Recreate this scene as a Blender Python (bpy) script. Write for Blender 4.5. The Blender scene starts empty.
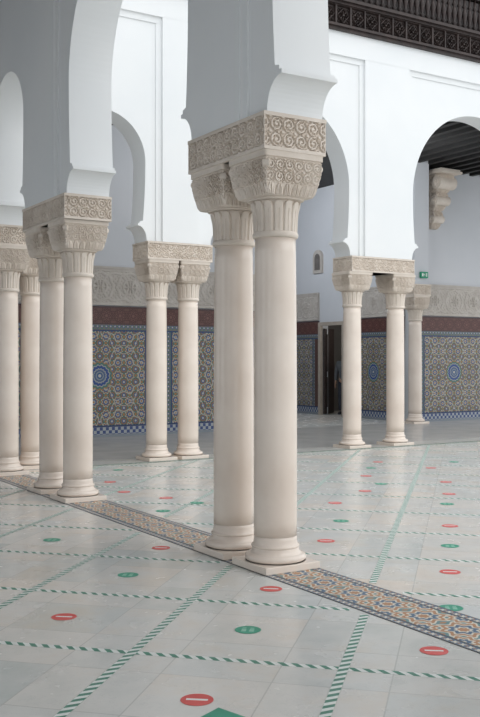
import bpy, bmesh, math
from math import sin, cos, pi, sqrt, atan2, floor as ffloor, hypot
from mathutils import Vector, Matrix
from mathutils.geometry import tessellate_polygon

S = bpy.context.scene
COL = S.collection
try:
    S.view_settings.view_transform = 'Standard'
except Exception:
    pass

# ------------------------------------------------------------------ node helpers
def new_mat(name):
    m = bpy.data.materials.new(name); m.use_nodes = True
    nt = m.node_tree
    b = nt.nodes['Principled BSDF']
    return m, nt, b

def M(nt, op, *a):
    n = nt.nodes.new('ShaderNodeMath'); n.operation = op
    for i, x in enumerate(a):
        if isinstance(x, (int, float)): n.inputs[i].default_value = x
        else: nt.links.new(x, n.inputs[i])
    return n.outputs[0]

def ramp(nt, fac, stops, interp='CONSTANT'):
    n = nt.nodes.new('ShaderNodeValToRGB'); cr = n.color_ramp
    cr.interpolation = interp
    while len(cr.elements) < len(stops): cr.elements.new(0.5)
    for e, (p, c) in zip(cr.elements, stops):
        e.position = p; e.color = (c[0], c[1], c[2], 1)
    nt.links.new(fac, n.inputs[0]); return n.outputs[0]

def mix(nt, f, a, b, mode='MIX'):
    n = nt.nodes.new('ShaderNodeMix'); n.data_type = 'RGBA'; n.blend_type = mode
    for i, x in ((0, f), (6, a), (7, b)):
        if isinstance(x, (int, float)): n.inputs[i].default_value = x
        elif isinstance(x, tuple): n.inputs[i].default_value = (x[0], x[1], x[2], 1)
        else: nt.links.new(x, n.inputs[i])
    return n.outputs[2]

def objxyz(nt):
    t = nt.nodes.new('ShaderNodeTexCoord'); s = nt.nodes.new('ShaderNodeSeparateXYZ')
    nt.links.new(t.outputs['Object'], s.inputs[0])
    return t.outputs['Object'], s.outputs[0], s.outputs[1], s.outputs[2]

def noise(nt, vec, scale, detail=4, rough=0.5):
    n = nt.nodes.new('ShaderNodeTexNoise')
    n.inputs['Scale'].default_value = scale; n.inputs['Detail'].default_value = detail
    n.inputs['Roughness'].default_value = rough
    nt.links.new(vec, n.inputs['Vector']); return n.outputs[0]

def bump(nt, h, b, strength=0.2, dist=0.01):
    n = nt.nodes.new('ShaderNodeBump'); n.inputs['Strength'].default_value = strength
    n.inputs['Distance'].default_value = dist
    nt.links.new(h, n.inputs['Height']); nt.links.new(n.outputs[0], b.inputs['Normal'])

def simple(name, c1, c2, scale=3, rough=0.6, bs=0.1, detail=5, metal=0.0):
    m, nt, b = new_mat(name)
    v, *_ = objxyz(nt)
    f = noise(nt, v, scale, detail)
    nt.links.new(ramp(nt, f, [(0.3, c1), (0.7, c2)], 'LINEAR'), b.inputs['Base Color'])
    b.inputs['Roughness'].default_value = rough
    b.inputs['Metallic'].default_value = metal
    if bs: bump(nt, noise(nt, v, scale * 12, 4), b, bs, 0.005)
    return m

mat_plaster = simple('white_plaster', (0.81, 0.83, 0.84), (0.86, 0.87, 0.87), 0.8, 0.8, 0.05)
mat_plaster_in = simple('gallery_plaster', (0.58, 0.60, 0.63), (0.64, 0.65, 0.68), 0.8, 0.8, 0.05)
mat_stone = simple('cream_marble', (0.76, 0.65, 0.56), (0.87, 0.77, 0.68), 2.2, 0.14, 0.0)
mat_carved = simple('carved_limestone', (0.66, 0.58, 0.50), (0.78, 0.70, 0.62), 5, 0.7, 0.2)
mat_stucco = simple('carved_stucco', (0.46, 0.42, 0.38), (0.56, 0.52, 0.48), 4, 0.8, 0.1)
mat_wood = simple('dark_cedar', (0.014, 0.009, 0.008), (0.035, 0.021, 0.019), 6, 0.55, 0.2)
mat_wood2 = simple('brown_cedar', (0.018, 0.011, 0.010), (0.048, 0.030, 0.026), 9, 0.55, 0.2)
mat_ceil = simple('ceiling_wood', (0.006, 0.005, 0.005), (0.014, 0.012, 0.011), 5, 0.7, 0.2)
mat_dark = simple('dark_interior', (0.03, 0.03, 0.034), (0.05, 0.05, 0.055), 2, 0.8, 0)
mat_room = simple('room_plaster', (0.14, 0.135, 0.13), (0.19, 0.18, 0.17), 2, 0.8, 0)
mat_red = simple('red_vinyl', (0.66, 0.09, 0.08), (0.74, 0.12, 0.11), 8, 0.5, 0)
mat_green = simple('green_vinyl', (0.04, 0.30, 0.19), (0.05, 0.36, 0.24), 8, 0.5, 0)
mat_whitev = simple('white_vinyl', (0.82, 0.82, 0.80), (0.88, 0.88, 0.86), 8, 0.5, 0)
mat_sign = simple('green_sign', (0.0, 0.26, 0.13), (0.0, 0.30, 0.16), 8, 0.4, 0)
mat_frame = simple('painted_frame', (0.36, 0.31, 0.26), (0.45, 0.39, 0.33), 6, 0.5, 0.05)

# floor marble
def make_floor():
    m, nt, b = new_mat('marble_slabs')
    v, x, y, z = objxyz(nt)
    c = 0.54; k = 1 / sqrt(2)
    p = M(nt, 'MULTIPLY', M(nt, 'ADD', x, y), k)
    q = M(nt, 'MULTIPLY', M(nt, 'SUBTRACT', x, y), k)
    pu = M(nt, 'DIVIDE', M(nt, 'SUBTRACT', p, 4.54 - 0.27), c)
    qu = M(nt, 'DIVIDE', M(nt, 'SUBTRACT', q, -1.68 - 0.27), c)
    fp = M(nt, 'ABSOLUTE', M(nt, 'SUBTRACT', M(nt, 'FRACT', pu), 0.5))
    fq = M(nt, 'ABSOLUTE', M(nt, 'SUBTRACT', M(nt, 'FRACT', qu), 0.5))
    joint = M(nt, 'GREATER_THAN', M(nt, 'MAXIMUM', fp, fq), 0.4935)
    comb = nt.nodes.new('ShaderNodeCombineXYZ')
    nt.links.new(M(nt, 'FLOOR', pu), comb.inputs[0]); nt.links.new(M(nt, 'FLOOR', qu), comb.inputs[1])
    wn = nt.nodes.new('ShaderNodeTexWhiteNoise'); wn.noise_dimensions = '3D'
    nt.links.new(comb.outputs[0], wn.inputs['Vector'])
    slab = ramp(nt, wn.outputs[0], [(0, (0.60, 0.625, 0.61)), (0.25, (0.70, 0.685, 0.65)), (0.5, (0.655, 0.67, 0.655)), (0.75, (0.74, 0.70, 0.65)), (1, (0.67, 0.69, 0.68))], 'LINEAR')
    vm = nt.nodes.new('ShaderNodeVectorMath'); vm.operation = 'MULTIPLY_ADD'
    nt.links.new(wn.outputs['Color'], vm.inputs[0]); vm.inputs[1].default_value = (9, 9, 9)
    nt.links.new(v, vm.inputs[2])
    n1 = noise(nt, vm.outputs[0], 1.8, 6, 0.6)
    vein = ramp(nt, n1, [(0.30, (0.85, 0.88, 0.88)), (0.5, (1, 1, 1)), (0.68, (0.99, 0.92, 0.85))], 'LINEAR')
    col = mix(nt, 1.0, slab, vein, 'MULTIPLY')
    n2 = noise(nt, vm.outputs[0], 4.5, 6, 0.7)
    line = M(nt, 'LESS_THAN', M(nt, 'ABSOLUTE', M(nt, 'SUBTRACT', n2, 0.5)), 0.005)
    col = mix(nt, M(nt, 'MULTIPLY', line, 0.22), col, (0.40, 0.41, 0.41))
    col = mix(nt, M(nt, 'MULTIPLY', joint, 0.5), col, (0.38, 0.38, 0.36))
    nt.links.new(col, b.inputs['Base Color'])
    rr = M(nt, 'MULTIPLY_ADD', noise(nt, v, 5, 3), 0.20, 0.15)
    nt.links.new(rr, b.inputs['Roughness'])
    b.inputs['Specular IOR Level'].default_value = 0.5
    return m
mat_floor = make_floor()

def star_cell(nt, u, v, c, n=8, amp=0.2):
    fu = M(nt, 'SUBTRACT', M(nt, 'FRACT', M(nt, 'DIVIDE', u, c)), 0.5)
    fv = M(nt, 'SUBTRACT', M(nt, 'FRACT', M(nt, 'DIVIDE', v, c)), 0.5)
    r = M(nt, 'SQRT', M(nt, 'ADD', M(nt, 'MULTIPLY', fu, fu), M(nt, 'MULTIPLY', fv, fv)))
    th = M(nt, 'ARCTAN2', fv, fu)
    w = M(nt, 'COSINE', M(nt, 'MULTIPLY', th, float(n)))
    return M(nt, 'MULTIPLY', r, M(nt, 'MULTIPLY_ADD', w, amp, 1.0))

def between(nt, x, a, b):
    return M(nt, 'MULTIPLY', M(nt, 'GREATER_THAN', x, a), M(nt, 'LESS_THAN', x, b))

def make_zellige(name, rosette):
    m, nt, b = new_mat(name)
    v, x, y, z = objxyz(nt)
    cre = (0.45, 0.44, 0.38); blu = (0.03, 0.09, 0.22); grn = (0.05, 0.16, 0.14); brn = (0.31, 0.16, 0.06); dk = (0.035, 0.05, 0.08)
    C = 0.25
    f = star_cell(nt, x, M(nt, 'SUBTRACT', z, 1.17 + C/2), C, 8, 0.16)
    f2 = star_cell(nt, M(nt, 'ADD', x, C/2), M(nt, 'SUBTRACT', z, 1.17), C, 8, 0.16)
    field = ramp(nt, f, [(0, brn), (0.08, cre), (0.13, blu), (0.24, brn), (0.31, cre), (0.36, grn), (0.45, brn)])
    fieldb = ramp(nt, f2, [(0, cre), (0.08, blu), (0.17, brn), (0.23, dk)])
    field = mix(nt, M(nt, 'LESS_THAN', f2, 0.28), field, fieldb)
    # broad star interlace at panel scale
    big = star_cell(nt, x, M(nt, 'SUBTRACT', z, 1.17 - 0.5), 1.0, 8, 0.10)
    bl = M(nt, 'MAXIMUM', between(nt, big, 0.325, 0.35), between(nt, big, 0.45, 0.47))
    field = mix(nt, M(nt, 'MULTIPLY', bl, 0.7), field, cre)
    vv = M(nt, 'SUBTRACT', z, 1.17)
    col = field
    if rosette:
        R = M(nt, 'SQRT', M(nt, 'ADD', M(nt, 'MULTIPLY', x, x), M(nt, 'MULTIPLY', vv, vv)))
        T = M(nt, 'ARCTAN2', vv, x)
        g = M(nt, 'MULTIPLY', R, M(nt, 'MULTIPLY_ADD', M(nt, 'COSINE', M(nt, 'MULTIPLY', T, 16.0)), 0.05, 1.0))
        ros = ramp(nt, g, [(0, cre), (0.03, blu), (0.06, (0.24, 0.27, 0.29)), (0.08, (0.05, 0.10, 0.22)), (0.115, (0.30, 0.32, 0.31)), (0.14, (0.015, 0.06, 0.24)), (0.19, (0.34, 0.35, 0.32)), (0.21, grn), (0.25, brn)])
        col = mix(nt, M(nt, 'LESS_THAN', g, 0.27), field, ros)
    ax = M(nt, 'ABSOLUTE', x)
    bor = ramp(nt, star_cell(nt, x, z, 0.09, 4, 0.3), [(0, cre), (0.16, blu), (0.34, brn), (0.42, grn)])
    col = mix(nt, M(nt, 'GREATER_THAN', ax, 0.98), col, bor)
    col = mix(nt, between(nt, ax, 0.95, 0.985), col, (0.02, 0.05, 0.14))
    col = mix(nt, M(nt, 'GREATER_THAN', ax, 1.07), col, (0.08, 0.035, 0.026))
    col = mix(nt, M(nt, 'GREATER_THAN', z, 2.05), col, bor)
    col = mix(nt, between(nt, z, 2.02, 2.05), col, (0.02, 0.05, 0.14))
    sc = ramp(nt, star_cell(nt, x, M(nt, 'SUBTRACT', z, 2.18), 0.28, 8, 0.25), [(0, (0.16, 0.07, 0.055)), (0.10, (0.075, 0.022, 0.02)), (0.20, (0.15, 0.065, 0.05)), (0.27, (0.07, 0.02, 0.018)), (0.40, (0.14, 0.06, 0.045)), (0.46, (0.065, 0.018, 0.016)), (0.58, (0.12, 0.05, 0.04))])
    col = mix(nt, M(nt, 'GREATER_THAN', z, 2.15), col, sc)
    col = mix(nt, between(nt, z, 2.15, 2.175), col, (0.06, 0.025, 0.025))
    col = mix(nt, M(nt, 'GREATER_THAN', z, 2.465), col, (0.06, 0.025, 0.025))
    ck = nt.nodes.new('ShaderNodeTexChecker'); ck.inputs['Scale'].default_value = 16
    ck.inputs['Color1'].default_value = (0.04, 0.07, 0.20, 1); ck.inputs['Color2'].default_value = (0.36, 0.39, 0.40, 1)
    nt.links.new(v, ck.inputs['Vector'])
    col = mix(nt, M(nt, 'LESS_THAN', z, 0.20), col, ck.outputs[0])
    col = mix(nt, between(nt, z, 0.19, 0.22), col, (0.02, 0.04, 0.12))
    col = mix(nt, M(nt, 'LESS_THAN', z, 0.05), col, (0.22, 0.25, 0.28))
    nt.links.new(col, b.inputs['Base Color']); b.inputs['Roughness'].default_value = 0.4
    return m
mat_zel = make_zellige('zellige_rosette', True)
mat_zel2 = make_zellige('zellige_field', False)

def make_strip():
    m, nt, b = new_mat('mosaic_strip')
    v, x, y, z = objxyz(nt)
    cre = (0.68, 0.63, 0.54); blu = (0.06, 0.13, 0.22); ora = (0.45, 0.22, 0.10); grn = (0.12, 0.25, 0.26)
    f = star_cell(nt, M(nt, 'ADD', x, 0.16), y, 0.32, 8, 0.16)
    f2 = star_cell(nt, x, M(nt, 'ADD', y, 0.16), 0.32, 8, 0.16)
    c1 = ramp(nt, f, [(0, ora), (0.10, cre), (0.15, blu), (0.24, cre), (0.29, ora), (0.38, cre), (0.43, grn), (0.52, ora)])
    c1b = ramp(nt, f2, [(0, cre), (0.05, blu), (0.13, cre), (0.18, ora), (0.26, cre)])
    c1 = mix(nt, M(nt, 'LESS_THAN', f2, 0.30), c1, c1b)
    ax = M(nt, 'ABSOLUTE', x)
    c2 = ramp(nt, star_cell(nt, M(nt, 'ADD', x, 0.004), y, 0.056, 4, 0.3), [(0, cre), (0.28, blu), (0.5, ora)])
    c1 = mix(nt, M(nt, 'GREATER_THAN', ax, 0.168), c1, c2)
    c1 = mix(nt, between(nt, ax, 0.158, 0.175), c1, (0.05, 0.06, 0.08))
    c1 = mix(nt, M(nt, 'GREATER_THAN', ax, 0.222), c1, (0.10, 0.10, 0.10))
    nt.links.new(c1, b.inputs['Base Color']); b.inputs['Roughness'].default_value = 0.4
    return m
mat_strip = make_strip()

def make_tape():
    m, nt, b = new_mat('striped_tape')
    v, x, y, z = objxyz(nt)
    t = M(nt, 'FRACT', M(nt, 'DIVIDE', M(nt, 'ADD', x, M(nt, 'MULTIPLY', y, 0.8)), 0.07))
    col = ramp(nt, t, [(0, (0.08, 0.25, 0.18)), (0.5, (0.80, 0.82, 0.79))])
    nt.links.new(col, b.inputs['Base Color']); b.inputs['Roughness'].default_value = 0.5
    return m
mat_tape = make_tape()

# ------------------------------------------------------------------ mesh helpers
def mk(name, me, mat=None, loc=(0, 0, 0), parent=None, rot=None, label=None, cat=None, group=None, kind=None, smooth=False):
    o = bpy.data.objects.new(name, me)
    if mat is not None and me is not None and not me.materials: me.materials.append(mat)
    o.location = loc
    if rot: o.rotation_euler = rot
    if parent: o.parent = parent
    COL.objects.link(o)
    if label: o['label'] = label
    if cat: o['category'] = cat
    if group: o['group'] = group
    if kind: o['kind'] = kind
    if smooth and me: me.polygons.foreach_set('use_smooth', [True] * len(me.polygons))
    return o

def bm_box(bm, a, b):
    x0, y0, z0 = a; x1, y1, z1 = b
    v = [bm.verts.new(c) for c in ((x0,y0,z0),(x1,y0,z0),(x1,y1,z0),(x0,y1,z0),(x0,y0,z1),(x1,y0,z1),(x1,y1,z1),(x0,y1,z1))]
    for f in ((0,3,2,1),(4,5,6,7),(0,1,5,4),(1,2,6,5),(2,3,7,6),(3,0,4,7)):
        bm.faces.new([v[i] for i in f])
    return v

def finish(bm, name, bevel=0):
    if bevel:
        bmesh.ops.bevel(bm, geom=list(bm.edges), offset=bevel, segments=2, affect='EDGES', profile=0.6)
    me = bpy.data.meshes.new(name); bm.to_mesh(me); bm.free(); return me

def boxes(name, lst, bevel=0):
    bm = bmesh.new()
    for a, b in lst: bm_box(bm, a, b)
    return finish(bm, name, bevel)

def lathe(name, prof, seg=64, cap=True):
    bm = bmesh.new(); rings = []
    for r, z in prof:
        rings.append([bm.verts.new((r*cos(2*pi*i/seg), r*sin(2*pi*i/seg), z)) for i in range(seg)])
    for a, b in zip(rings, rings[1:]):
        for i in range(seg):
            bm.faces.new((a[i], a[(i+1) % seg], b[(i+1) % seg], b[i]))
    if cap:
        bm.faces.new(rings[0][::-1]); bm.faces.new(rings[-1])
    me = finish(bm, name)
    me.polygons.foreach_set('use_smooth', [len(p.vertices) == 4 for p in me.polygons])
    return me

def sst(a, b, x):
    t = max(0.0, min(1.0, (x-a)/(b-a))); return t*t*(3-2*t)

def arab(u, v, c):
    """carved scrolling vine relief 0..1, rows of scrolls of size c (v=0 is a seam between two rows)"""
    i = ffloor(u/c + 0.5); lu = u - i*c
    j = ffloor(v/c); lv = v - (j+0.5)*c
    sg = 1 if (i+j) % 2 == 0 else -1
    vv = lv*sg
    r = hypot(lu, vv)/c; th = atan2(vv, lu)
    if r < 0.47:
        s = cos(th*1.0 - r*2*pi/0.26)
        h = sst(-0.2, 0.3, s)
        if r < 0.10: h = 1
        if 0.42 < r: h = 1
        if 0.2 < r < 0.42 and cos(th*6) > 0.7: h = max(h, 0.7)
    else:
        a1 = abs(abs(lu)-c/2); b1 = abs(abs(lv)-c/2)
        h = 1 if hypot(a1, b1) < 0.13*c else 0.1
    return h

# ------------------------------------------------------------------ column parts
H_IMP0, H_IMP1 = 2.94, 3.20
Z_CAP = 2.36
def make_plinth():
    bm = bmesh.new(); bm_box(bm, (-0.23,-0.23,0.004), (0.23,0.23,0.055))
    return finish(bm, 'plinth', 0.006)
def make_base():
    p = [(0.218, 0.055)]
    for k in range(9):
        t = -pi/2 + pi*k/8; p.append((0.196+0.026*cos(t), 0.081+0.026*sin(t)))
    p += [(0.192, 0.108), (0.186, 0.114), (0.178, 0.122), (0.171, 0.134), (0.168, 0.148)]
    for k in range(7):
        t = -pi/2 + pi*k/6; p.append((0.166+0.009*cos(t), 0.160+0.010*sin(t)))
    p += [(0.163, 0.173), (0.159, 0.185), (0.1565, 0.205), (0.1555, 0.23)]
    return lathe('base_molding', p)
def make_shaft():
    p = []
    for k in range(21):
        t = k/20; z = 0.23 + (Z_CAP-0.23)*t
        r = 0.1555 + 0.002*sin(pi*t) - 0.008*t*t
        p.append((r, z))
    return lathe('shaft', p)
def leafrow(u, z, z0, h, c):
    lu = ((u/c) % 1.0 - 0.5)*2
    t = (z-z0)/h
    if t < 0 or t > 1: return 0.15
    wd = sqrt(max(0, 1-t*t))*0.92
    if abs(lu) > wd: return 0.05
    e = (wd-abs(lu))
    hh = 0.55+0.45*sst(0, 0.3, e)
    if abs(lu) < 0.09: hh = 0.35
    if 0.35 < abs(lu) < 0.45 and t < 0.7: hh *= 0.6
    return hh
def make_capital():
    NT, NZ = 480, 140; bm = bmesh.new(); H = H_IMP0 - Z_CAP; rings = []
    for j in range(NZ+1):
        z = H*j/NZ; ring = []
        for i in range(NT):
            th = 2*pi*(i+0.5)/NT
            if z < 0.045:
                s = 0.150 + 0.016*sqrt(max(0, 1-((z-0.0225)/0.0225)**2)); n = 2; d = 0
            elif z < 0.265:
                t = (z-0.045)/0.22
                s = 0.146 + 0.016*t**1.6; n = 2
                ph = (th*14/(2*pi)) % 1.0
                a = abs(ph-0.5)*2
                tip = sqrt(max(0, 1-a*a))
                lobe = sst(0.0, 0.4, 1-a)
                top = 0.70 + 0.26*tip
                d = 0.013*lobe*(1 if t < top else 0) + 0.008*sst(0.55, 0.9, t)*(1 if t < top else 0)
                d -= 0.004*(1 if a < 0.12 and t < 0.7 else 0)
            elif z < 0.28:
                s = 0.180; n = 3.0; d = 0.006*sin((z-0.265)/0.015*pi)
            else:
                t = min(1, (z-0.28)/0.18)
                s = 0.202 + 0.044*t**0.7; n = 9 + 16*sst(0, 0.3, t); d = 0
            cx, cy = abs(cos(th)), abs(sin(th))
            r = s/((cx**n + cy**n)**(1/n))
            x, y = r*cos(th), r*sin(th)
            if z >= 0.28:
                u = y if abs(x) > abs(y) else x
                if z > H-0.045:
                    d = 0.006
                elif z > H-0.053: d = -0.010
                elif z < 0.365:
                    un = u/s*0.22
                    d = -0.017*(1-leafrow(un, z, 0.282, 0.082, 0.073))
                    if abs(u) > s*0.96: d = -0.004
                else:
                    d = -0.016*(1-arab(u+0.04, z-0.367, 0.080))
                    if abs(u) > s*0.95: d = -0.003
            f = (hypot(x, y)+d)/hypot(x, y)
            ring.append(bm.verts.new((x*f, y*f, Z_CAP+z)))
        rings.append(ring)
    for a, b in zip(rings, rings[1:]):
        for i in range(NT):
            bm.faces.new((a[i], a[(i+1) % NT], b[(i+1) % NT], b[i]))
    bm.faces.new(rings[-1]); bm.faces.new(rings[0][::-1])
    for k in range(4):
        an = pi/4 + k*pi/2
        mt = Matrix.Translation((0.312*cos(an), 0.312*sin(an), Z_CAP+0.49)) @ Matrix.Rotation(an, 4, 'Z') @ Matrix.Rotation(pi/2, 4, 'X')
        bmesh.ops.create_cone(bm, cap_ends=True, segments=20, radius1=0.030, radius2=0.030, depth=0.045, matrix=mt)
        bmesh.ops.create_cone(bm, cap_ends=True, segments=16, radius1=0.016, radius2=0.016, depth=0.055, matrix=mt)
    return finish(bm, 'capital')

ME_PL, ME_BA, ME_SH, ME_CA = make_plinth(), make_base(), make_shaft(), make_capital()
for me in (ME_PL, ME_BA, ME_SH): me.materials.append(mat_stone)
ME_CA.materials.append(mat_carved)

def column(x, y, label, group='slender marble arcade columns'):
    e = bpy.data.objects.new('column', None); e.location = (x, y, 0); e.empty_display_size = 0.2
    COL.objects.link(e); e['label'] = label; e['category'] = 'column'; e['group'] = group
    for n, me in (('plinth', ME_PL), ('base_molding', ME_BA), ('shaft', ME_SH), ('capital', ME_CA)):
        o = bpy.data.objects.new(n, me); o.parent = e; COL.objects.link(o)
    return e

def impost(rects, z0, z1, label, res=0.0045, c=0.104):
    z1 = z1-0.002
    bm = bmesh.new()
    for (x0, y0, x1, y1) in rects:
        k = 0.027
        bm_box(bm, (x0+k, y0+k, z0), (x1-k, y1-k, z1))
        bm_box(bm, (x0, y0, z1-0.026), (x1, y1, z1))
        bm_box(bm, (x0+0.004, y0+0.004, z0), (x1-0.004, y1-0.004, z0+0.024))
        za, zb = z0+0.024, z1-0.026
        for P0, D, N, L in (((x0, y0), (1, 0), (0, -1), x1-x0), ((x1, y0), (0, 1), (1, 0), y1-y0),
                            ((x1, y1), (-1, 0), (0, 1), x1-x0), ((x0, y1), (0, -1), (-1, 0), y1-y0)):
            nu = max(4, int(L/res)); nv = int((zb-za)/res); g = []
            for i in range(nu+1):
                u = L*i/nu; row = []
                for j in range(nv+1):
                    z = za+(zb-za)*j/nv
                    h = arab(u-L/2+c/2, z-(za+zb)/2, c)
                    d = -0.004 - 0.018*(1-h)
                    if u < 0.012 or u > L-0.012: d = -0.004
                    uu = min(max(u, 0.004), L-0.004)
                    row.append(bm.verts.new((P0[0]+D[0]*uu+N[0]*d, P0[1]+D[1]*uu+N[1]*d, z)))
                g.append(row)
            for i in range(nu):
                for j in range(nv):
                    bm.faces.new((g[i][j], g[i+1][j], g[i+1][j+1], g[i][j+1]))
    me = finish(bm, 'impost_block')
    return mk('impost_block', me, mat_carved, label=label, cat='stone block', group='carved impost blocks')

# ------------------------------------------------------------------ arcade positions
XC, YD, T = 3.77, 12.50, 0.265
lab_front = 'smooth cream marble column with carved leaf capital, standing on the mosaic strip'
lab_far = 'cream marble column with carved capital, under the white arcade across the court'
lab_corner = 'cream marble column clustered at the corner of the arcades'
for y in (5.65, 6.23): column(XC, y, lab_front)
for y in (9.43, 10.17): column(XC, y, 'cream marble column of a pair at the end of the mosaic strip')
for x, y in ((3.80, 11.97), (3.78, 12.5), (4.33, 12.5)): column(x, y, lab_corner)
for x in (6.23, 6.76): column(x, YD, lab_far)
for x in (9.89, 10.84): column(x, YD, lab_far)
for x in (14.3, 15.2): column(x, YD, lab_far)
for y in (1.90, 2.48): column(XC, y, lab_front)
column(14.80, 16.38, 'grey-cream marble column standing against the tiled gallery wall')

impC = [(1.64, 2.74), (5.39, 6.49), (9.14, 10.46)]
impD = [(5.96, 7.04), (9.68, 11.05), (14.07, 15.45)]
for a, b in impC: impost([(XC-T, a, XC+T, b)], H_IMP0, H_IMP1, 'carved cream stone impost block resting on a pair of columns')
for a, b in impD: impost([(a, YD-T, b, YD+T)], H_IMP0, H_IMP1, 'carved cream stone impost block beneath the white arches', res=0.009)
impost([(XC-T, 11.72, XC+T, YD+T), (XC+T, YD-T, 4.60, YD+T)], H_IMP0, H_IMP1, 'carved cream stone impost joining the corner columns', res=0.009)
impost([(14.54, 16.12, 15.06, 16.61)], H_IMP0, H_IMP1, 'carved stone impost on the column beside the gallery wall', res=0.009)

# ------------------------------------------------------------------ arcade walls
HC = 4.33
def arch_pts(a, b, w0, hc=HC, bulge=0.0):
    c = (a+b)/2; hw = (b-a)/2
    cl = []
    tipx = w0-0.075
    for k in range(11):
        an = (pi/2)*k/10
        cl.append((0.010+(tipx-0.010)*(1-cos(an)), 0.215*sin(an)))
    cl += [(tipx-0.006, 0.217), (tipx-0.006, 0.245), (tipx+0.022, 0.248), (tipx+0.024, 0.275), (w0, 0.287)]
    half = [(c-hw-dx, H_IMP1+dz) for dx, dz in cl]
    h0 = H_IMP1+0.287; R = hw+bulge
    for k in range(1, 9):
        h = h0+(hc-h0)*k/8; t = (hc-h)/(hc-h0)
        half.append((c-(hw+w0+(bulge-w0)*(1-t*t)), h))
    for k in range(1, 33):
        an = pi - (pi/2)*k/32
        half.append((c+R*cos(an), hc+R*1.03*sin(an)))
    right = [(2*c-u, h) for u, h in half[:-1]][::-1]
    return half+right

def arcade(name, u0, u1, arches, top, axis, pos, half, extra=None, w0=-0.055, bulge=0.0):
    bm = bmesh.new()
    def P(u, h, d):
        return (u, pos+d, h) if axis == 'x' else (pos+d, u, h)
    pts = [(u0, H_IMP1)]
    for a, b in arches: pts += arch_pts(a, b, w0, HC, bulge)
    pts += [(u1, H_IMP1), (u1, top), (u0, top)]
    tris = tessellate_polygon([[Vector((u, h, 0)) for u, h in pts]])
    A = [bm.verts.new(P(u, h, -half)) for u, h in pts]
    B = [bm.verts.new(P(u, h, half)) for u, h in pts]
    for t in tris:
        try:
            bm.faces.new([A[i] for i in t]); bm.faces.new([B[i] for i in t][::-1])
        except ValueError: pass
    n = len(pts)
    for i in range(n):
        j = (i+1) % n
        bm.faces.new((A[i], B[i], B[j], A[j]))
    bmesh.ops.recalc_face_normals(bm, faces=list(bm.faces))
    for u_a, u_b, h_a, h_b, d_a, d_b in (extra or []):
        p, q = P(u_a, h_a, d_a), P(u_b, h_b, d_b)
        lo = tuple(min(p[i], q[i]) for i in range(3)); hi = tuple(max(p[i], q[i]) for i in range(3))
        bm_box(bm, lo, hi)
    me = finish(bm, name)
    return mk(name, me, mat_plaster, kind='structure')

def strips(frames, u0, u1, top, hw, ht=6.46):
    ex = []
    e = u0
    segs = []
    for a, b in frames:
        segs.append((e, a)); e = b
    segs.append((e, u1))
    for s in (-1, 1):
        for a, b in segs:
            ex.append((a, b, H_IMP1+0.0, ht+0.002, s*(hw-0.01), s*0.264))
            ex.append((a-0.09 if a > u0 else a, b+0.09 if b < u1 else b, H_IMP1+0.0, ht-0.09, s*(hw-0.012), s*(hw+0.02)))
        ex.append((u0, u1, ht, top, s*(hw-0.01), s*0.264))
        ex.append((u0, u1, ht-0.092, ht+0.01, s*(hw-0.012), s*(hw+0.02)))
    return ex

TOP = 6.84
frD = [(4.42, 6.20), (6.80, 9.96), (10.93, 14.25)]
arcade('wall_back', XC+0.265, 15.5, [(4.60, 5.96), (7.04, 9.68), (11.05, 14.07)], TOP, 'x', YD, 0.205, strips(frD, XC+0.265, 15.5, TOP, 0.205), -0.05, -0.01)
frC = [(2.4, 5.72), (6.17, 9.45), (10.1, 11.95)]
arcade('wall_left', 1.7, YD+0.25, [(2.74, 5.39), (6.49, 9.14), (10.46, 11.72)], TOP, 'y', XC, 0.235, strips(frC, 1.7, YD+0.25, TOP, 0.235), -0.085, -0.05)

# ------------------------------------------------------------------ shell
YR = 16.70; XH0, XH1 = 10.85, 14.98; YE = 22.6; HCEL = 6.05
def struct(name, lst, mat): return mk(name, boxes(name, lst), mat, kind='structure')
struct('floor', [((-9, -10, -0.1), (24, 24, 0.0))], mat_floor)
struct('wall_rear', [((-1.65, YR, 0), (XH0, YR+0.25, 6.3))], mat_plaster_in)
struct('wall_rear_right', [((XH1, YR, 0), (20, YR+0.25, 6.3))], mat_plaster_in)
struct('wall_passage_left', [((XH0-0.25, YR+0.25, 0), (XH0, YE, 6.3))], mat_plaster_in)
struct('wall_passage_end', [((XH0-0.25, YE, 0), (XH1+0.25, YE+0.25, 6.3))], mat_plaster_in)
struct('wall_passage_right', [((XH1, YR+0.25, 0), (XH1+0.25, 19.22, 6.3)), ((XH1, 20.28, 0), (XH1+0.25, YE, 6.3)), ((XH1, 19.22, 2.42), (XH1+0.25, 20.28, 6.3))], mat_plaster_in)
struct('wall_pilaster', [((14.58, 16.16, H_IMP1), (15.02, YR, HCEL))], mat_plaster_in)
ow = [((-1.9, -4, 0), (-1.65, YR+0.25, 0.7)), ((-1.9, -4, 5.2), (-1.65, YR+0.25, 6.3))]  # unseen side wall, its openings shaped to tune light on the near piers
yy = -4
while yy < YR:
    ow.append(((-1.9, yy, 0.7), (-1.65, min(yy+1.9, YR+0.25), 5.2))); yy += 4.0
struct('wall_side_unseen', ow, mat_plaster_in)
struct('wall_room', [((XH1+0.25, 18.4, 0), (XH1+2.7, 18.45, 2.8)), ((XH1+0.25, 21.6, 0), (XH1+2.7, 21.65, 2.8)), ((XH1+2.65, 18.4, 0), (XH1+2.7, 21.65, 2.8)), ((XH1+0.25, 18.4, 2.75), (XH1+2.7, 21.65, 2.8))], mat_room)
cl = [((-1.65, -4, HCEL), (XC-0.265, YR, HCEL+0.12)), ((XC-0.265, YD+0.265, HCEL), (20, YR, HCEL+0.12)), ((XH0, YR, HCEL), (XH1, YE, HCEL+0.12))]
for i in range(44):
    x = 3.9+i*0.37
    cl.append(((x, YD+0.265, HCEL-0.08), (x+0.12, YR, HCEL)))
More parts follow.
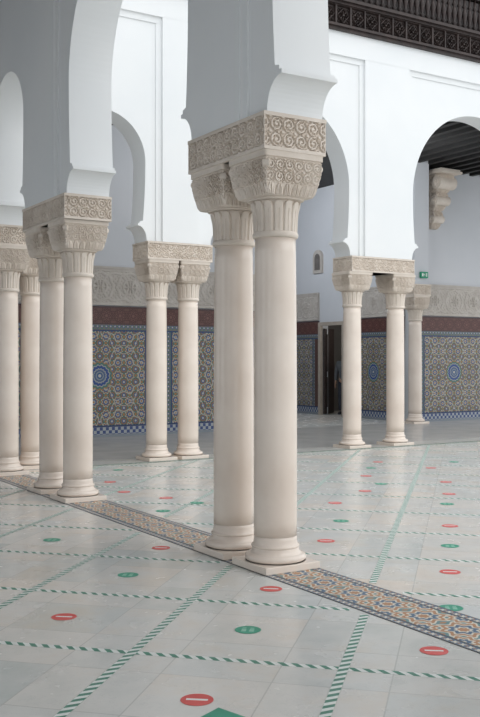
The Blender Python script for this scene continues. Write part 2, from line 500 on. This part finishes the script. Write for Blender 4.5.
for i in range(50):
    y = -3.8+i*0.37
    if y < 12.4: cl.append(((-1.65, y, HCEL-0.08), (XC-0.265, y+0.12, HCEL)))
struct('ceiling', cl, mat_ceil)

me = boxes('mosaic_strip', [((-0.23, -7.0, 0.0), (0.23, 7.0, 0.003))])
mk('mosaic_strip', me, mat_strip, loc=(XC, 4.9, 0.0005), label='orange, teal and cream star mosaic strip beneath the columns', cat='floor mosaic')
struct('trim_1', [((4.4, YD-0.30, 0), (20, YD-0.24, 0.012))], simple('green_edge', (0.12, 0.17, 0.14), (0.35, 0.38, 0.34), 30, 0.4, 0))
struct('trim_2', [((4.1, YD-0.24, 0), (20, YD+0.3, 0.004))], simple('grey_threshold', (0.46, 0.46, 0.44), (0.55, 0.54, 0.51), 3, 0.3, 0))
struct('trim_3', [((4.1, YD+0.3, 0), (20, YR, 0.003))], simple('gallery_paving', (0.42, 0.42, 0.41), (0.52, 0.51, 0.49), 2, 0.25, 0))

# tile panels & friezes
ME_ZEL = boxes('tile_panel', [((-1.25, -0.04, 0.0), (1.25, 0.0, 2.50))]); ME_ZEL.materials.append(mat_zel)
ME_ZEL2 = boxes('tile_panel', [((-1.25, -0.04, 0.0), (1.25, 0.0, 2.50))]); ME_ZEL2.materials.append(mat_zel2)
def make_frieze():
    bm = bmesh.new(); L, Hh = 2.5, 0.70; nu, nv = 220, 60; g = []
    for i in range(nu+1):
        u = -L/2+L*i/nu; row = []
        for j in range(nv+1):
            v = Hh*j/nv; P = 0.625
            lu = ((u+P/2) % P)-P/2; lv = v-Hh/2; r = hypot(lu, lv); th = atan2(lv, lu)
            if v < 0.05 or v > Hh-0.05: h = 1.0
            else:
                rr = 0.265*(1+0.04*cos(8*th))
                lu3 = ((u) % P)-P/2; r3 = hypot(lu3, lv)
                if abs(r-rr) < 0.022 or abs(r3-0.265) < 0.018: h = 1
                elif abs(r-0.14) < 0.018: h = 1
                elif r < 0.125: h = sst(-0.2, 0.4, cos(8*th))*0.8
                else:
                    h = 0.3+sst(0.1, 0.5, sin(u*70)*sin(v*70))*0.4
            row.append(bm.verts.new((u, -0.035-0.018*h, v)))
        g.append(row)
    for i in range(nu):
        for j in range(nv):
            bm.faces.new((g[i][j], g[i+1][j], g[i+1][j+1], g[i][j+1]))
    bm_box(bm, (-L/2, -0.034, 0), (L/2, 0, Hh))
    bm_box(bm, (-L/2, -0.07, Hh), (L/2, 0, Hh+0.04))
    return finish(bm, 'carved_frieze')
ME_FR = make_frieze(); ME_FR.materials.append(mat_stucco)
def panel(x, y, rot, sx=1.0, ros=True):
    dx, dy = (-0.002, 0) if abs(rot) > 0.1 else (0, -0.002)
    o = mk('tile_panel', ME_ZEL if ros else ME_ZEL2, loc=(x+dx, y+dy, 0.0), rot=(0, 0, rot),
           label='zellige wall panel with blue rosette amid green, ochre and cream stars' if ros else 'zellige wall panel of green, ochre and cream stars',
           cat='wall tiles', group='zellige wall panels')
    o.scale = (sx, 1, 1)
    f = mk('carved_frieze', ME_FR, loc=(x+dx, y+dy, 2.52), rot=(0, 0, rot), label='carved stucco frieze of interlaced rosettes above the tiles', cat='wall frieze', group='carved stucco friezes')
    f.scale = (sx, 1, 1)
for x, r_ in ((-0.4, True), (2.1, False), (4.6, False), (7.1, True), (9.6, False)): panel(x, YR, 0, 1, r_)
for x in (16.3, 18.8): panel(x, YR, 0)
panel(XH1, 18.04, -pi/2, 0.88)
panel(XH1, 21.42, -pi/2, 0.88, False)
panel(XH0+1.2, YE, 0, 0.9)

# door
dfr = boxes('door_frame', [((-0.01, -0.55, 0), (0.09, -0.47, 2.46)), ((-0.01, 0.47, 0), (0.09, 0.55, 2.46)), ((-0.01, -0.47, 2.37), (0.09, 0.47, 2.46))])
d = bpy.data.objects.new('door_1', None); d.location = (XH1-0.06, 19.75, 0); COL.objects.link(d)
d['kind'] = 'structure'; d['label'] = 'open doorway with light brown frame in the tiled wall'
mk('door_frame', dfr, mat_frame, parent=d)
leaf = boxes('door_leaf', [((0, 0, 0.02), (0.8, 0.04, 2.3)), ((0.1, -0.015, 0.2), (0.7, 0.0, 1.0)), ((0.1, -0.015, 1.15), (0.7, 0.0, 2.15))])
mk('door_leaf', leaf, mat_wood2, loc=(0.12, 0.42, 0), parent=d, rot=(0, 0, math.radians(35)))
def fill_light(name, loc, e, col, r=0.2):
    l = bpy.data.lights.new(name, 'POINT'); l.energy = e; l.color = col; l.shadow_soft_size = r
    o = bpy.data.objects.new(name, l); o.location = loc; COL.objects.link(o)
fill_light('room_fill', (XH1+1.2, 19.4, 2.5), 22, (1, 0.95, 0.88), 0.15)  # unseen point light added to brighten the room behind the doorway
fill_light('passage_fill', (12.2, 19.2, 5.2), 150, (0.90, 0.95, 1.0), 0.35)  # hidden fill without a fixture, added to lift the passage walls
fill_light('gallery_fill', (13.0, 15.0, 5.5), 60, (0.94, 0.97, 1.0), 0.35)  # added fill light for the rear gallery, no fixture there
fill_light('gallery_fill', (8.2, 14.9, 5.5), 50, (0.94, 0.97, 1.0), 0.35)  # second hidden fill added along the same gallery

# ------------------------------------------------------------------ person
def skin(name, chains, mat, parent, sub=2):
    vs = []; es = []; rad = []; roots = []
    for ch in chains:
        idx = []
        for item in ch:
            if isinstance(item, int): idx.append(item); continue
            if len(vs) == 0 or (not idx and not isinstance(ch[0], int)): roots.append(len(vs))
            vs.append(item[0]); rad.append(item[1]); idx.append(len(vs)-1)
        es += list(zip(idx, idx[1:]))
    me = bpy.data.meshes.new(name); me.from_pydata(vs, es, []); me.materials.append(mat)
    o = bpy.data.objects.new(name, me); COL.objects.link(o); o.parent = parent
    md = o.modifiers.new('skin', 'SKIN'); md.use_smooth_shade = True
    if not me.skin_vertices: me.skin_vertices.new()
    for i, sv in enumerate(me.skin_vertices[0].data):
        r = rad[i]; sv.radius = r if isinstance(r, tuple) else (r, r)
        sv.use_root = i in roots
    sb = o.modifiers.new('sub', 'SUBSURF'); sb.levels = sub; sb.render_levels = sub
    return o
mat_skin = simple('skin_tone', (0.45, 0.28, 0.20), (0.52, 0.33, 0.24), 6, 0.5, 0)
mat_jacket = simple('grey_jacket', (0.09, 0.10, 0.11), (0.13, 0.14, 0.15), 10, 0.8, 0.1)
mat_trouser = simple('dark_trousers', (0.03, 0.035, 0.05), (0.05, 0.055, 0.07), 10, 0.8, 0.1)
mat_hair = simple('dark_hair', (0.02, 0.015, 0.012), (0.04, 0.03, 0.022), 20, 0.6, 0.2)
pe = bpy.data.objects.new('person', None); pe.location = (15.55, 19.98, 0.0); pe.rotation_euler = (0, 0, math.radians(-55)); COL.objects.link(pe)
pe['label'] = 'person in grey jacket and dark trousers standing inside the doorway'; pe['category'] = 'person'
body = [
 [((0, 0, 0.93), (0.13, 0.10)), ((0, 0, 1.10), (0.12, 0.09)), ((0, 0, 1.28), (0.15, 0.10)), ((0, 0.01, 1.41), (0.10, 0.08)), ((0, 0, 1.49), 0.055), ((0, -0.005, 1.55), (0.06, 0.065)), ((0, -0.01, 1.61), (0.078, 0.095)), ((0, -0.005, 1.68), (0.07, 0.085))],
 [2, ((0.17, 0, 1.38), 0.055), ((0.22, 0.01, 1.12), 0.042), ((0.23, -0.04, 0.88), 0.028), ((0.235, -0.055, 0.80), (0.038, 0.02))],
 [2, ((-0.17, 0, 1.38), 0.055), ((-0.22, 0.01, 1.12), 0.042), ((-0.23, -0.04, 0.88), 0.028), ((-0.235, -0.055, 0.80), (0.038, 0.02))],
 [0, ((0.09, 0, 0.86), 0.085), ((0.10, -0.01, 0.49), 0.06), ((0.11, 0.02, 0.09), 0.04)],
 [0, ((-0.09, 0, 0.86), 0.085), ((-0.10, -0.01, 0.49), 0.06), ((-0.11, 0.02, 0.09), 0.04)],
]
for s in (1, -1):
    for k, ln in enumerate((0.065, 0.075, 0.07, 0.055)):
        yy = -0.085+0.02*k
        body.append([((s*0.235, yy, 0.79), 0.010), ((s*0.235, yy-0.006, 0.79-ln*0.6), 0.009), ((s*0.222, yy-0.01, 0.79-ln*1.2), 0.008)])
    body.append([((s*0.232, -0.085, 0.83), 0.011), ((s*0.222, -0.115, 0.80), 0.010), ((s*0.215, -0.125, 0.765), 0.009)])
skin('body', body, mat_skin, pe, 1)
skin('nose', [[((0, -0.095, 1.625), 0.010), ((0, -0.112, 1.60), 0.013)]], mat_skin, pe, 1)
for s in (1, -1):
    skin('ear', [[((s*0.078, 0, 1.63), 0.008), ((s*0.084, 0.005, 1.60), 0.014)]], mat_skin, pe, 1)
    skin('eye', [[((s*0.03-0.006, -0.098, 1.632), 0.006), ((s*0.03+0.006, -0.098, 1.632), 0.006)]], mat_hair, pe, 1)
    skin('shoe', [[((s*0.11, 0.04, 0.05), (0.05, 0.048)), ((s*0.112, -0.06, 0.042), (0.05, 0.04)), ((s*0.115, -0.17, 0.035), (0.045, 0.03))]], mat_dark, pe, 1)
skin('mouth', [[((-0.02, -0.098, 1.573), 0.005), ((0.02, -0.098, 1.573), 0.005)]], simple('lip_tone', (0.35, 0.13, 0.11), (0.4, 0.16, 0.13), 5, 0.5, 0), pe, 1)
skin('hair', [[((0, 0.03, 1.60), (0.075, 0.06)), ((0, 0.03, 1.67), (0.085, 0.085)), ((0, 0.0, 1.715), (0.065, 0.07))]], mat_hair, pe, 1)
skin('jacket', [
 [((0, 0, 0.86), (0.165, 0.13)), ((0, 0, 1.08), (0.15, 0.115)), ((0, 0, 1.28), (0.175, 0.12)), ((0, 0.01, 1.43), (0.11, 0.09)), ((0, 0.01, 1.47), (0.075, 0.07))],
 [2, ((0.175, 0, 1.38), 0.072), ((0.225, 0.01, 1.12), 0.057), ((0.232, -0.035, 0.90), 0.045)],
 [2, ((-0.175, 0, 1.38), 0.072), ((-0.225, 0.01, 1.12), 0.057), ((-0.232, -0.035, 0.90), 0.045)]], mat_jacket, pe, 2)
skin('trousers', [
 [((0, 0, 0.94), (0.14, 0.11)), ((0.09, 0, 0.84), 0.10), ((0.10, -0.01, 0.49), 0.075), ((0.11, 0.02, 0.09), 0.06)],
 [0, ((-0.09, 0, 0.84), 0.10), ((-0.10, -0.01, 0.49), 0.075), ((-0.11, 0.02, 0.09), 0.06)]], mat_trouser, pe, 2)

# carved stone corbel with scrolls
def make_corbel():
    bm = bmesh.new(); Hc = 1.24; NZ = 90; n = 90; rows = []
    for j in range(NZ+1):
        t = j/NZ; z = Hc*t
        tier = t*3; ft = tier-int(tier) if t < 1 else 1.0
        d = (0.08+0.38*t**1.2) + 0.12*max(0, sin(pi*ft))**0.6*(0.6+0.6*t)
        w = (0.10+0.12*t) + 0.03*max(0, sin(pi*ft))**0.7
        P = [(-w, 0), (-w, -d), (w, -d), (w, 0)]
        L = [d, 2*w, d]; tot = sum(L); row = []
        for k in range(n+1):
            s = tot*k/n; cum = 0
            for q in range(3):
                if s <= cum+L[q]+1e-9 or q == 2:
                    f = (s-cum)/L[q]; break
                cum += L[q]
            x = P[q][0]+(P[q+1][0]-P[q][0])*f; y = P[q][1]+(P[q+1][1]-P[q][1])*f
            c = 0.035*(1-arab(s-tot/2, z, 0.13))
            if q == 0: x += c
            elif q == 1: y += c
            else: x -= c
            row.append(bm.verts.new((x, min(y, 0), z)))
        rows.append(row)
    for a, b in zip(rows, rows[1:]):
        for k in range(n): bm.faces.new((a[k], a[k+1], b[k+1], b[k]))
    bm.faces.new(rows[0])
    for (y, z, r, hwid) in ((-0.42, 1.04, 0.15, 0.265), (-0.30, 0.64, 0.11, 0.215), (-0.17, 0.22, 0.09, 0.165)):
        for rr, ex in ((1.0, 0.0), (0.72, 0.025), (0.42, 0.05), (0.2, 0.075)):
            mt = Matrix.Translation((0, y, z)) @ Matrix.Rotation(pi/2, 4, 'Y')
            bmesh.ops.create_cone(bm, cap_ends=True, segments=24, radius1=r*rr, radius2=r*rr, depth=2*(hwid+ex), matrix=mt)
    bm_box(bm, (-0.34, -0.66, Hc), (0.34, 0, Hc+0.05))
    bm_box(bm, (-0.31, -0.62, Hc+0.05), (0.31, 0, Hc+0.10))
    bmesh.ops.recalc_face_normals(bm, faces=list(bm.faces))
    return finish(bm, 'stone_corbel')
mk('stone_corbel', make_corbel(), mat_carved, loc=(15.62, YR-0.003, 4.57), label='carved cream stone scroll corbel high on the gallery wall', cat='corbel')

# exit sign
sg = bpy.data.objects.new('exit_sign', None); sg.location = (14.84, 16.155, 3.34); COL.objects.link(sg)
sg['label'] = 'small green exit sign with running figure above the column'; sg['category'] = 'exit sign'
mk('sign_box', boxes('sign_box', [((-0.11, -0.05, 0), (0.11, 0.0, 0.14))], 0.004), mat_sign, parent=sg)
mk('running_figure', boxes('running_figure', [((-0.08, -0.054, 0.035), (-0.035, -0.051, 0.105)), ((0.005, -0.054, 0.035), (0.015, -0.051, 0.105)), ((-0.025, -0.054, 0.065), (0.005, -0.051, 0.075)), ((0.05, -0.054, 0.03), (0.075, -0.051, 0.11))]), mat_whitev, parent=sg)

# small arched niche frame on the passage wall
nv_ = bpy.data.objects.new('wall_niche', None); nv_.location = (XH1, 20.35, 3.78); COL.objects.link(nv_)
nv_['label'] = 'small arched stone niche with flat dark plate as recess shade on the passage wall'; nv_['category'] = 'niche'
def arch_plate(name, hwid, hh, x0, x1):
    bm = bmesh.new(); pts = [(-hwid, 0), (hwid, 0)]
    for k in range(13):
        an = pi*k/12; pts.append((hwid*cos(an), hh-hwid+hwid*sin(an)))
    A = [bm.verts.new((x0, a, b)) for a, b in pts]; B = [bm.verts.new((x1, a, b)) for a, b in pts]
    bm.faces.new(A); bm.faces.new(B[::-1])
    for i in range(len(pts)): j = (i+1) % len(pts); bm.faces.new((A[i], B[i], B[j], A[j]))
    bmesh.ops.recalc_face_normals(bm, faces=list(bm.faces))
    return finish(bm, name)
mk('niche_frame', arch_plate('niche_frame', 0.2, 0.62, -0.06, 0.0), mat_stucco, parent=nv_)
mk('niche_shade_plate', arch_plate('niche_shade_plate', 0.12, 0.44, -0.064, -0.05), simple('niche_shade', (0.12, 0.11, 0.10), (0.18, 0.16, 0.15), 8, 0.8, 0), parent=nv_, loc=(0, 0, 0.08))  # flat dark plate, shade of the recess put into its colour

# ------------------------------------------------------------------ wooden cornice & balustrade
fb = bpy.data.objects.new('wooden_cornice', None); fb.location = (XC, YD-0.265, TOP); COL.objects.link(fb)
fb['label'] = 'dark carved cedar cornice running along the top of the white wall'; fb['category'] = 'cornice'
Lc = 15.6-XC
mk('molding', boxes('molding', [((0, -0.06, 0), (Lc, 0.2, 0.05)), ((0, -0.10, 0.05), (Lc, 0.2, 0.09)), ((0, -0.08, 0.42), (Lc, 0.2, 0.46)), ((0, -0.13, 0.46), (Lc, 0.2, 0.51))]), mat_wood2, parent=fb)
bm = bmesh.new(); L0 = 7.2; nu, nv = 1100, 30; g = []
for i in range(nu+1):
    u = (Lc-L0)+L0*i/nu; row = []
    for j in range(nv+1):
        v = 0.33*j/nv; P_ = 0.30; lu = ((u+P_/2) % P_)-P_/2; lv = v-0.165
        r = hypot(lu, lv); th = atan2(lv, lu)
        h = 0
        if abs(lu) > P_/2-0.018 or v < 0.02 or v > 0.31: h = 1
        elif abs(lu) > P_/2-0.034 or v < 0.036 or v > 0.294: h = 0.1
        elif abs(abs(lu)+abs(lv)-0.115) < 0.012: h = 0.9
        elif r < 0.075: h = sst(-0.2, 0.4, cos(8*th))*0.8 if r > 0.02 else 1
        else: h = 0.6*sst(0, 0.4, sin(u*110)*sin(v*110))
        row.append(bm.verts.new((u, -0.05*h, 0.09+v)))
    g.append(row)
for i in range(nu):
    for j in range(nv): bm.faces.new((g[i][j], g[i+1][j], g[i+1][j+1], g[i][j+1]))
bm_box(bm, (0, 0.001, 0.09), (Lc, 0.2, 0.42))
mk('carved_frieze_board', finish(bm, 'carved_frieze_board'), mat_wood2, parent=fb)
bal = bpy.data.objects.new('balustrade', None); bal.location = (8.4, YD-0.2, TOP+0.512); COL.objects.link(bal)
bal['label'] = 'dark turned-wood balustrade standing on the cedar cornice'; bal['category'] = 'balustrade'
mk('rail', boxes('rail', [((0, -0.06, 0.62), (6.4, 0.06, 0.72)), ((0, -0.05, 0), (6.4, 0.05, 0.04))]), mat_wood, parent=bal)
ME_B = lathe('baluster', [(0.022, 0.04), (0.022, 0.10), (0.045, 0.13), (0.022, 0.16), (0.03, 0.22), (0.05, 0.30), (0.03, 0.38), (0.018, 0.43), (0.045, 0.46), (0.022, 0.50), (0.022, 0.62)], 12)
ME_B.materials.append(mat_wood2)
for i in range(50):
    o = bpy.data.objects.new('baluster', ME_B); o.location = (0.08+i*0.127, 0, 0); o.parent = bal; COL.objects.link(o)
struct('wall_upper', [((XC, YD+0.3, TOP), (15.6, YD+0.45, 9.2)), ((XC, YD-0.5, 9.1), (15.6, YD+0.45, 9.2)), ((XC, YD-0.05, TOP), (15.6, YD+0.3, TOP+0.02))], mat_wood)

# ------------------------------------------------------------------ tapes
def tape(axis, const, t0, t1):
    k = 1/sqrt(2); L = t1-t0; tm = (t0+t1)/2
    if axis == 'p':
        x = (const+tm)*k; y = (const-tm)*k; rot = -pi/4
    else:
        x = (tm+const)*k; y = (tm-const)*k; rot = pi/4
    me = boxes('floor_tape', [((-L/2, -0.024, 0.0), (L/2, 0.024, 0.0007))])
    mk('floor_tape', me, mat_tape, loc=(x, y, 0.0003 if axis == 'p' else 0.0012), rot=(0, 0, rot), label='green and white striped tape stuck on the marble floor', cat='floor tape', group='striped floor tapes')
k2 = sqrt(2)
XL, XR, YT = XC-0.27, XC+0.27, 12.15
def gal(axis, c):
    if axis == 'p':
        lo = max(-1.5*k2-c, c-12.0*k2); hi = min(XL*k2-c, c+2*k2)
    else:
        lo = max(-1.5*k2-c, c-2*k2); hi = min(XL*k2-c, c+12*k2)
    if hi-lo > 0.3: tape(axis, c, lo, hi)
def crt(axis, c):
    if axis == 'p':
        lo = max(XR*k2-c, c-YT*k2); hi = min(16*k2-c, c-0.5*k2)
    else:
        lo = max(XR*k2-c, c+0.5*k2); hi = min(16*k2-c, c+YT*k2)
    if hi-lo > 0.3: tape(axis, c, lo, hi)
for i in range(-1, 7): gal('p', 4.54+1.08*i)
for i in range(-4, 3): gal('q', -1.65+1.08*i)
for i in range(0, 11): crt('p', 6.10+1.06*i)
for i in range(-4, 5): crt('q', -1.68+1.08*i)

# ------------------------------------------------------------------ stickers
SN, CS = 0.5234, 0.8521
def w(px, py):
    z = 1411.5/(py-358.5); x = (px-240)/941*z
    return (CS*x+SN*z, -SN*x+CS*z)
ME_DR = lathe('disc', [(0.073, 0.0), (0.073, 0.0008)], 40); ME_DR.materials.append(mat_red)
ME_DG = lathe('disc', [(0.073, 0.0), (0.073, 0.0008)], 40); ME_DG.materials.append(mat_green)
ME_BR = boxes('bar', [((-0.048, -0.0095, 0.0008), (0.048, 0.0095, 0.0014))]); ME_BR.materials.append(mat_whitev)
bm = bmesh.new()
for sgn in (-1, 1):
    bm_box(bm, (sgn*0.022-0.013, -0.038, 0.0008), (sgn*0.022+0.013, 0.012, 0.0016))
    bm_box(bm, (sgn*0.022-0.011, 0.020, 0.0008), (sgn*0.022+0.011, 0.036, 0.0016))
ME_FT = finish(bm, 'footprints'); ME_FT.materials.append(simple('pale_green_print', (0.22, 0.50, 0.38), (0.28, 0.55, 0.43), 8, 0.5, 0))
def sticker(px, py, c):
    x, y = w(px, py)
    e = bpy.data.objects.new('floor_sticker', None); e.location = (x, y, 0.0012); e.rotation_euler = (0, 0, -math.radians(38)); COL.objects.link(e)
    e['category'] = 'floor sticker'
    if c == 'r':
        e['label'] = 'round red no-entry sticker with white bar on the marble floor'; e['group'] = 'red floor stickers'; L = (('disc', ME_DR), ('bar', ME_BR))
    else:
        e['label'] = 'round green waiting-spot sticker on the marble floor'; e['group'] = 'green floor stickers'; L = (('disc', ME_DG), ('footprints', ME_FT))
    for n, me in L:
        o = bpy.data.objects.new(n, me); o.parent = e; COL.objects.link(o)
for px, py in ((64,617),(197,700),(271,589),(434,651),(450,572),(161,548),(326,541),(450,526),(449,494),(365,491),(335,503),(431,468),(378,462),(110,482),(166,498),(124,492),(446,482),(366,476)): sticker(px, py, 'r')
for px, py in ((128,575),(248,630),(451,608),(450,546),(52,540),(341,521),(163,511),(197,503),(447,504),(371,468),(381,484),(454,462),(118,470)): sticker(px, py, 'g')
bm = bmesh.new()
vs = [(-0.12, -0.07), (0.0, 0.07), (0.12, -0.07), (0.05, -0.07), (0.05, -0.16), (-0.05, -0.16), (-0.05, -0.07)]
f = bm.faces.new([bm.verts.new((a, b, 0)) for a, b in vs][::-1]); r = bmesh.ops.extrude_face_region(bm, geom=[f])
for v in [e for e in r['geom'] if isinstance(e, bmesh.types.BMVert)]: v.co.z += 0.0008
bmesh.ops.recalc_face_normals(bm, faces=list(bm.faces))
x, y = w(220, 714)
mk('arrow_sticker', finish(bm, 'arrow_sticker'), mat_green, loc=(x, y, 0.0012), rot=(0, 0, -math.radians(25)), label='green arrow sticker on the marble floor', cat='floor sticker')

# ------------------------------------------------------------------ light
wd = bpy.data.worlds.new('sky'); S.world = wd; wd.use_nodes = True
bg = wd.node_tree.nodes['Background']; bg.inputs[0].default_value = (0.91, 0.955, 1.0, 1); bg.inputs[1].default_value = 1.16
sun = bpy.data.lights.new('sun', 'SUN'); sun.energy = 0.95; sun.angle = math.radians(70); sun.color = (1, 0.97, 0.93)
so = bpy.data.objects.new('sun', sun); COL.objects.link(so)
dirv = Vector((-0.35, 0.75, -0.8)); so.rotation_euler = dirv.to_track_quat('-Z', 'Y').to_euler()

cam = bpy.data.cameras.new('camera'); cam.sensor_fit = 'VERTICAL'; cam.sensor_height = 36; cam.lens = 941/717*36
co = bpy.data.objects.new('camera', cam); co.location = (0, 0, 1.5); co.rotation_euler = (pi/2, 0, -math.radians(31.56))
COL.objects.link(co); S.camera = co
